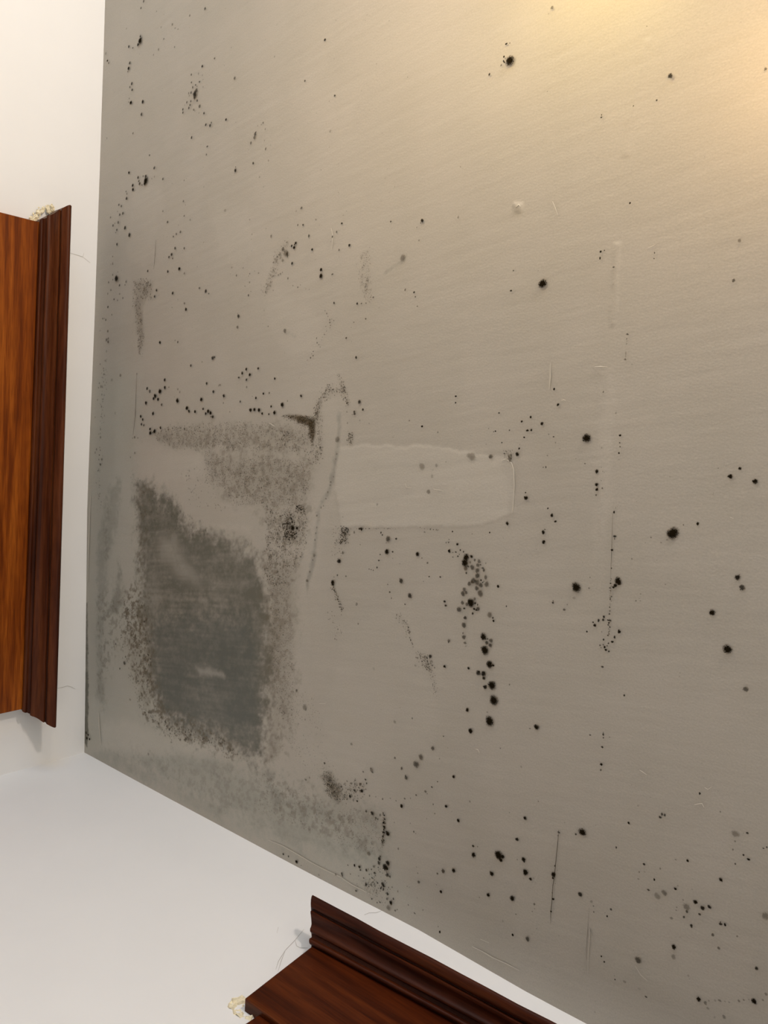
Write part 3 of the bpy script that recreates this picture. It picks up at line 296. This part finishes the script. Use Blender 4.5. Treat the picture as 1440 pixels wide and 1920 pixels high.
def build_ceiling():
    step = .0025
    gx = np.arange(-.02, 1.96, step); gy = np.arange(-.03, 1.72, step)
    X, Y = np.meshgrid(gx, gy, indexing='ij')
    col = np.ones(X.shape + (3,)) * CEIL
    z = np.full(X.shape, H)
    # old roller and brush streaks in the paint
    bx, by = BRUSH
    A = X * bx + Y * by; B = -X * by + Y * bx
    streak = fractal(A * .12, B, .012, 5, 3)
    blot = fractal(X, Y, .12, 40, 4)
    col *= (1 + .05 * (blot - .5))[..., None]
    targets = {'g': (.135, .13, .10), 'b': (.125, .132, .115), 'n': (.18, .155, .11), 'y': (.11, .08, .04), 'l': (.58, .54, .465), 'm': (.14, .115, .075), 'h': (.465, .468, .405)}
    rag = fractal(X, Y, .02, 60, 4) - .5
    fine = fractal(X, Y, .006, 80, 3) - .5
    mott = fractal(X, Y, .008, 120, 4)
    hair = fractal(A * .06, B, .0045, 140, 2)
    for pts, cls, s, soft in STAINS:
        p = np.array(pts) * U4; soft *= U4; s /= 100
        pad = soft * 2 + .02
        i0, i1 = np.searchsorted(gx, [p[:, 0].min() - pad, p[:, 0].max() + pad])
        j0, j1 = np.searchsorted(gy, [p[:, 1].min() - pad, p[:, 1].max() + pad])
        sl = (slice(i0, i1), slice(j0, j1))
        d = signed_dist(X[sl], Y[sl], p)
        d = d + rag[sl] * min(soft * 2.6, .05) + fine[sl] * soft * 1.2
        t = np.clip(d / soft * .5 + .5, 0, 1); t = t * t * (3 - 2 * t)
        if cls == 'r':
            z[sl] -= .0007 * s * t
            continue
        if cls in 'lh':
            a = t * s * (.8 + .4 * (streak[sl]))
            edge = np.clip(d / .003 + .5, 0, 1)
            if soft < .007:
                z[sl] -= .0005 * edge
        elif cls == 'm':
            q = np.clip((mott[sl] - .5) / .12, 0, 1)
            a = t * s * q
        else:
            a = t * s * np.clip(.8 + .4 * streak[sl] + .7 * (blot[sl] - .5) + .4 * fine[sl] + .5 * rag[sl] + .3 * (hair[sl] - .5), 0, 1.25)
        a = np.clip(a, 0, .95)[..., None]
        col[sl] = col[sl] * (1 - a) + np.array(targets[cls]) * a
    # hand-finished plaster is never quite flat
    z -= .0025 * (fractal(X, Y, .35, 90, 2) - .5) + .0004 * (streak - .5)
    nx, ny = X.shape
    idx = np.arange(nx * ny).reshape(nx, ny)
    quads = np.stack([idx[:-1, :-1], idx[:-1, 1:], idx[1:, 1:], idx[1:, :-1]], -1).reshape(-1, 4)
    V = np.stack([X, Y, z], -1).reshape(-1, 3)
    C = col.reshape(-1, 3)
    # the rest of the ceiling beyond the spoilt corner
    n0 = len(V); x0, x1, x2 = gx[0], gx[-1], 4.2; y0, y1, y2 = gy[0], gy[-1], 4.2
    extra = np.array([[x1, y0, H], [x2, y0, H], [x2, y2, H], [x1, y2, H], [x0, y1, H], [x1, y1, H], [x0, y2, H]])
    V = np.vstack([V, extra]); C = np.vstack([C, np.ones((7, 3)) * CEIL])
    quads = np.vstack([quads, [[n0, n0 + 3, n0 + 2, n0 + 1], [n0 + 4, n0 + 6, n0 + 3, n0 + 5]]])
    me = bpy.data.meshes.new('ceiling')
    me.vertices.add(len(V)); me.vertices.foreach_set('co', V.astype(np.float32).ravel())
    me.loops.add(quads.size); me.loops.foreach_set('vertex_index', quads.astype(np.int32).ravel())
    me.polygons.add(len(quads))
    me.polygons.foreach_set('loop_start', np.arange(0, quads.size, 4, dtype=np.int32))
    me.polygons.foreach_set('use_smooth', np.ones(len(quads), bool))
    me.update(calc_edges=True)
    ca = me.attributes.new('paint', 'FLOAT_COLOR', 'POINT')
    ca.data.foreach_set('color', np.hstack([C, np.ones((len(C), 1))]).astype(np.float32).ravel())
    me.materials.append(M_CEIL)
    o = link(bpy.data.objects.new('ceiling', me))
    o['kind'] = 'structure'
    o['label'] = 'grey painted ceiling spotted and stained with black mould'
    return o

ceiling = build_ceiling()

# ---------------------------------------------------------------- walls and floor
def struct(o, label):
    o['kind'] = 'structure'; o['label'] = label
    return o

def wall_grid(name, along, us, zs, off, mat):
    """us along the wall, zs up; off(u) = bow of the plane"""
    V = [along(u, off(u), z) for u in us for z in zs]
    nz = len(zs)
    F = [(i * nz + j, i * nz + j + 1, (i + 1) * nz + j + 1, (i + 1) * nz + j) for i in range(len(us) - 1) for j in range(nz - 1)]
    return mesh_obj(name, V, F, mat)

cs, sn = math.cos(SKEW), math.sin(SKEW)
def R(u, n, z):            # point on / off the right wall: u along it, n out of it
    return Vector((u * sn + n * cs, u * cs - n * sn, z))
bow_right = lambda u: float(np.interp(u, [0, .5, .8, 1.045, 1.26, 1.4, 2], [0, 0, .0013, .0047, -.0012, 0, 0]))
us = list(np.linspace(0, 2.4, 49)) + [3.2, 4.2]
zs = [0, 1.0, 1.8, 2.0, 2.1, 2.2, 2.3, 2.41]
wall_left = struct(wall_grid('wall_left', lambda u, o, z: (u, o, z), us, zs, lambda u: float(bow_left(u)), M_WALL),
                   'white painted wall at the left with a dark wooden door head')
wall_right = struct(wall_grid('wall_right', lambda u, o, z: R(u, o, z), us, zs, bow_right, M_WALL),
                    'white painted wall at the lower left meeting the mouldy ceiling')
struct(mesh_obj('floor', [(-.02, -.03, 0), (4.2, -.03, 0), (4.2, 4.2, 0), (-.02, 4.2, 0)], [(0, 1, 2, 3)], M_FLOOR), 'plain brown floor')

# ---------------------------------------------------------------- mould
def spot_mesh(seed, seg=14):
    r = np.random.default_rng(seed)
    ph = r.random(4) * 6.28; am = r.random(4) * np.array([.10, .08, .06, .05])
    V = [(0, 0, -.06)]; rim = [0.0]
    for ring, (rr, zz) in enumerate(((.5, -.05), (1.0, 0.0))):
        for i in range(seg):
            a = 2 * math.pi * i / seg
            w = 1 + sum(am[k] * math.sin((k + 2) * a + ph[k]) for k in range(4))
            V.append((rr * w * math.cos(a), rr * w * math.sin(a), zz)); rim.append(rr)
    F = [(0, 1 + (i + 1) % seg, 1 + i) for i in range(seg)]
    F += [(1 + i, 1 + (i + 1) % seg, 1 + seg + (i + 1) % seg, 1 + seg + i) for i in range(seg)]
    me = bpy.data.meshes.new('mould_spot')
    me.from_pydata(V, [], F)
    me.polygons.foreach_set('use_smooth', [True] * len(F))
    me.attributes.new('rim', 'FLOAT', 'POINT').data.foreach_set('value', rim)
    me.attributes.new('strength', 'FLOAT', 'POINT').data.foreach_set('value', [1.0] * len(V))
    me.materials.append(M_MOULD)
    return me

spot_meshes = [spot_mesh(s) for s in range(10)]
N_PARTS = 299
for i, (x, y, r, k) in enumerate(SPOTS[:N_PARTS]):
    o = bpy.data.objects.new('mould_spot', spot_meshes[i % 10])
    o.parent = ceiling
    o.location = (x * U4, y * U4, H - .0022)
    s = r * U4 * 1.36
    o.scale = (s, s, s)
    o.rotation_euler = (0, 0, random.Random(i).uniform(0, 6.28))
    o.color = (min(1, k / 100 * 1.2), 0, 0, 1)
    scene.collection.objects.link(o)

def build_speckle():
    P = []        # x, y, radius, strength
    for x, y, r, k in SPOTS[N_PARTS:]:
        P.append((x * U4, y * U4, r * U4 * 1.3, min(1, k / 100 * 1.25)))
    for kind, pts, w, n, lo, hi, k in SPECKLE:
        p = np.array(pts) * U4
        c = 0
        if kind == 'P':
            mn, mx = p.min(0), p.max(0)
            while c < n:
                q = mn + rng.random((400, 2)) * (mx - mn)
                d = signed_dist(q[:, 0], q[:, 1], p)
                dens = value_noise(q[:, 0], q[:, 1], .02, 7)
                keep = q[(d + (rng.random(400) - .5) * .012 > 0) & (dens + rng.random(400) > .62)]
                for a in keep[:n - c]:
                    P.append((a[0], a[1], rng.uniform(lo, hi) * U4 * 1.25, k / 100 * rng.uniform(.6, 1.3)))
                c += min(len(keep), n - c)
        else:
            seg = np.diff(p, axis=0); L = np.hypot(seg[:, 0], seg[:, 1]); cum = np.concatenate([[0], np.cumsum(L)])
            for t in rng.random(n) * cum[-1]:
                i = min(len(L) - 1, int(np.searchsorted(cum, t) - 1)); i = max(i, 0)
                q = p[i] + seg[i] * (t - cum[i]) / L[i] + rng.normal(0, .5, 2) * w * U4
                P.append((q[0], q[1], rng.uniform(lo, hi) * U4 * 1.25, k / 100 * rng.uniform(.6, 1.3)))
    V, F, rim, st = [], [], [], []
    for x, y, r, k in P:
        if x < .001 or y < .001: continue
        seg = 6 if r < .0022 else 10
        b = len(V); a0 = rng.random() * 6.28; sx = rng.uniform(.8, 1.2)
        V.append((x, y, H - .0023)); rim.append(0.0); st.append(min(1, k))
        for i in range(seg):
            a = a0 + 2 * math.pi * i / seg; w = r * rng.uniform(.85, 1.15)
            V.append((x + w * sx * math.cos(a), y + w / sx * math.sin(a), H - .0022)); rim.append(1.0); st.append(min(1, k))
            F.append((b, b + 1 + (i + 1) % seg, b + 1 + i))
    o = mesh_obj('mould_speckle', V, F, M_MOULD, ceiling)
    o.data.attributes.new('rim', 'FLOAT', 'POINT').data.foreach_set('value', rim)
    o.data.attributes.new('strength', 'FLOAT', 'POINT').data.foreach_set('value', st)
    o['kind'] = 'stuff'
    o['label'] = 'fine black mould speckle peppered over the ceiling'

build_speckle()

def strip(name, pts, width, height, mat, parent, normal=Vector((0, 0, -1)), base=0.0, taper=True):
    """a thin ridge following a line: two feet and a crest"""
    P = [Vector(p) for p in pts]
    V, F = [], []
    n = len(P)
    for i, p in enumerate(P):
        t = (P[min(i + 1, n - 1)] - P[max(i - 1, 0)]).normalized()
        s = t.cross(normal).normalized()
        w = width * .5 * (.35 if taper and i in (0, n - 1) else 1)
        b = p + normal * base
        V += [b - s * w, b + normal * height, b + s * w]
    for i in range(n - 1):
        a = i * 3
        F += [(a, a + 1, a + 4, a + 3), (a + 1, a + 2, a + 5, a + 4)]
    return mesh_obj(name, V, F, mat, parent)

for pts, w, h in RIDGES:
    strip('paint_ridge', [(x * U4, y * U4, H) for x, y in pts], w * U4, h * .0007, M_RIDGE, ceiling, base=.0018)
for pts, w in CRACKS:
    strip('hairline_crack', [(x * U4, y * U4, H) for x, y in pts], w * U4, .0002, M_CRACK, ceiling, base=.0021)
for pts in HAIRL:
    strip('hairline_crack', [(x, float(bow_left(x)), z) for x, y, z in pts], .0011, .0003, M_HAIR, wall_left, Vector((0, 1, 0)), .0004)
for pts in HAIRR:
    strip('hairline_crack', [R(u, bow_right(u), z) for u, n, z in pts], .0009, .0003, M_HAIR, wall_right, Vector((cs, -sn, 0)), .0004)

# ---------------------------------------------------------------- door head trims
# profile between the joint with the board (0) and the outer tip (1): position along, height proud of the chord in mm
PROFILE = [(0.0, -6), (.045, -6), (.06, -1), (.09, 2.2), (.125, 3.2), (.155, 2), (.17, -1), (.185, -5), (.26, -6), (.285, -1.5),
           (.30, .8), (.33, 1.6), (.36, .6), (.375, -1.5), (.42, -3.6), (.47, -4.2), (.53, -2.6), (.59, .6), (.64, 3.2), (.675, 3.6), (.69, 1.5),
           (.695, -5), (.735, -5.5), (.745, 1.0), (.765, 3.4), (.82, 4.6), (.90, 4.6), (.955, 3.2), (.985, .8), (1.0, -2.5)]

def cornice(name, frame, J, T, back, mat, parent, seg=26):
    """J, T: joint and tip at both ends as (along, out, up); frame maps those to the world"""
    J = [np.array(j) for j in J]; T = [np.array(t) for t in T]
    rows = []
    for s in np.linspace(0, 1, seg):
        ja, ta = J[0] + s * (J[1] - J[0]), T[0] + s * (T[1] - T[0])
        ch = ta - ja
        ch2 = np.array([0, ch[1], ch[2]]); ch2 /= np.linalg.norm(ch2)
        out = np.array([0, ch2[2], -ch2[1]])          # towards the room and down
        wob = .0006 * math.sin(s * 37) + .0004 * math.sin(s * 91 + 1)
        row = [ja + a * ch + out * (b * (.00055 if b > -4.5 else .0008)) + np.array([0, 0, wob * a]) for a, b in PROFILE]
        top = ta + np.array([0, -.006, .006])
        row += [top, np.array([ta[0], back, ta[2] + .007]), np.array([ja[0], back, ja[2]])]
        rows.append(row)
    n = len(rows[0])
    V = [frame(*p) for row in rows for p in row]
    F = []
    for i in range(seg - 1):
        for k in range(n):
            a, b = i * n + k, i * n + (k + 1) % n
            F.append((a, b, b + n, a + n))
    F.append(tuple(range(n - 1, -1, -1))); F.append(tuple((seg - 1) * n + k for k in range(n)))
    o = mesh_obj(name, V, F, mat, parent)
    bm = bmesh.new(); bm.from_mesh(o.data)
    bmesh.ops.recalc_face_normals(bm, faces=bm.faces)
    bm.to_mesh(o.data); bm.free()
    try:
        o.data.set_sharp_from_angle(angle=math.radians(42))
    except Exception:
        pass
    return o

def plank(name, frame, quad, n0, n1, mat, parent, bev=.002):
    """quad: four (along, up) corners; n0..n1 its thickness"""
    bm = bmesh.new()
    a = [bm.verts.new(frame(u, n0, z)) for u, z in quad]
    b = [bm.verts.new(frame(u, n1, z)) for u, z in quad]
    bm.faces.new(a); bm.faces.new(b[::-1])
    for i in range(4):
        bm.faces.new((a[i], b[i], b[(i + 1) % 4], a[(i + 1) % 4]))
    bmesh.ops.recalc_face_normals(bm, faces=bm.faces)
    if bev:
        bmesh.ops.bevel(bm, geom=list(bm.edges), offset=bev, segments=2, affect='EDGES', profile=.6)
    me = bpy.data.meshes.new(name); bm.to_mesh(me); bm.free()
    me.materials.append(mat)
    return link(bpy.data.objects.new(name, me), parent)

def crumbs(name, pts, normal, size, parent, seed):
    """flaked filler: a few overlapping ragged lumps pressed flat against the wall"""
    r = random.Random(seed)
    bm = bmesh.new()
    flat = Matrix.Identity(4)
    for i in range(3):
        for j in range(3):
            flat[i][j] -= .65 * normal[i] * normal[j]
    for p in pts:
        for k in range(3):
            s = size * (1.0, .6, .4)[k]
            c = Vector(p) + Vector((r.gauss(0, 1), r.gauss(0, 1), r.gauss(0, 1))) * size * .55 * (k > 0)
            c -= normal * (c - Vector(p)).dot(normal)
            m = Matrix.Translation(c) @ flat @ Matrix.Rotation(r.uniform(0, 6), 4, Vector((r.random(), r.random(), r.random() + .1))) @ Matrix.Diagonal((r.uniform(.7, 1.4), r.uniform(.6, 1), r.uniform(.5, .9), 1))
            res = bmesh.ops.create_icosphere(bm, subdivisions=2, radius=s, matrix=m)
            for v in res['verts']:
                v.co += Vector((r.uniform(-1, 1), r.uniform(-1, 1), r.uniform(-1, 1))) * s * .22
    me = bpy.data.meshes.new(name); bm.to_mesh(me); bm.free()
    me.materials.append(M_PLASTER)
    return link(bpy.data.objects.new(name, me), parent)

# left wall: the frame is the world itself, shifted so that the grain texture has its own origin
L = lambda u, n, z: Vector((u, n, z))
def casing_root(loc, label):
    o = link(bpy.data.objects.new('wooden_casing', None))
    o.location = loc
    o['label'] = label; o['category'] = 'wood trim'
    o['group'] = 'stained wooden casings on the white walls'
    return o

trim_1 = casing_root((0.7, .002, 0), 'orange-brown varnished casing on the left wall, its moulded cornice running along beside the ceiling')
x0, x1 = LJ[0][0], LJ[1][0]
plank('frieze_board', L, [(x0, 2.06), (x1 - .001, 2.06), (x1, LJ[1][2] + .012), (x0, LJ[0][2] + .012)], -.02, .022, M_BOARD, trim_1)
cornice('cornice_moulding', L, LJ, LT, -.018, M_CORN, trim_1)
plank('casing', L, [(x0 + .03, 0), (x0 + .12, 0), (x0 + .12, 2.06), (x0 + .03, 2.06)], -.02, .012, M_BOARD, trim_1)
plank('casing', L, [(x1 - .12, 0), (x1 - .03, 0), (x1 - .03, 2.06), (x1 - .12, 2.06)], -.02, .012, M_BOARD, trim_1)
cc = crumbs('plaster_crumb', CRUMBL, Vector((0, 1, 0)), .0075, trim_1, 3)
cc['label'] = 'crumbling cream plaster at the end of the cornice'

# right wall: objects keep their own axes along the wall so the grain follows it
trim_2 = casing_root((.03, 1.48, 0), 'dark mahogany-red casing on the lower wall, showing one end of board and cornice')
rot_r = Matrix(((sn, cs, 0, 0), (cs, -sn, 0, 0), (0, 0, 1, 0), (0, 0, 0, 1)))   # (u, n, z) -> world
I = lambda u, n, z: Vector((u, n, z))
ub = RJ[0][0]
pieces = []
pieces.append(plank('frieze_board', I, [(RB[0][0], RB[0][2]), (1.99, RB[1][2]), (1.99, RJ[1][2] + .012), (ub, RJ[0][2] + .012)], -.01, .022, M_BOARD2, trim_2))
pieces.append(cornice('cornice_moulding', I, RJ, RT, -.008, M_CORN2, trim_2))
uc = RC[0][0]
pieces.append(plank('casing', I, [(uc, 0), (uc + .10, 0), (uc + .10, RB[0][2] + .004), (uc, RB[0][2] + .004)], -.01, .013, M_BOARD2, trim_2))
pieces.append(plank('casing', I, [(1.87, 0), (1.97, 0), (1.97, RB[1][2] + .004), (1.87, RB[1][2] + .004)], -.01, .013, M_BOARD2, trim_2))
for o in pieces:
    o.matrix_basis = rot_r
    o.data.flip_normals()          # the wall's frame is mirrored
cc = crumbs('plaster_crumb', [R(*p) for p in CRUMBR], Vector((1, 0, 0)), .0115, trim_2, 8)
cc['label'] = 'crumbling cream plaster under the corner of the board'

# the casings' parts were laid out in world space: keep them there under their roots
for root in (trim_1, trim_2):
    inv = Matrix.Translation(root.location).inverted()
    for c in root.children:
        c.matrix_parent_inverse = inv
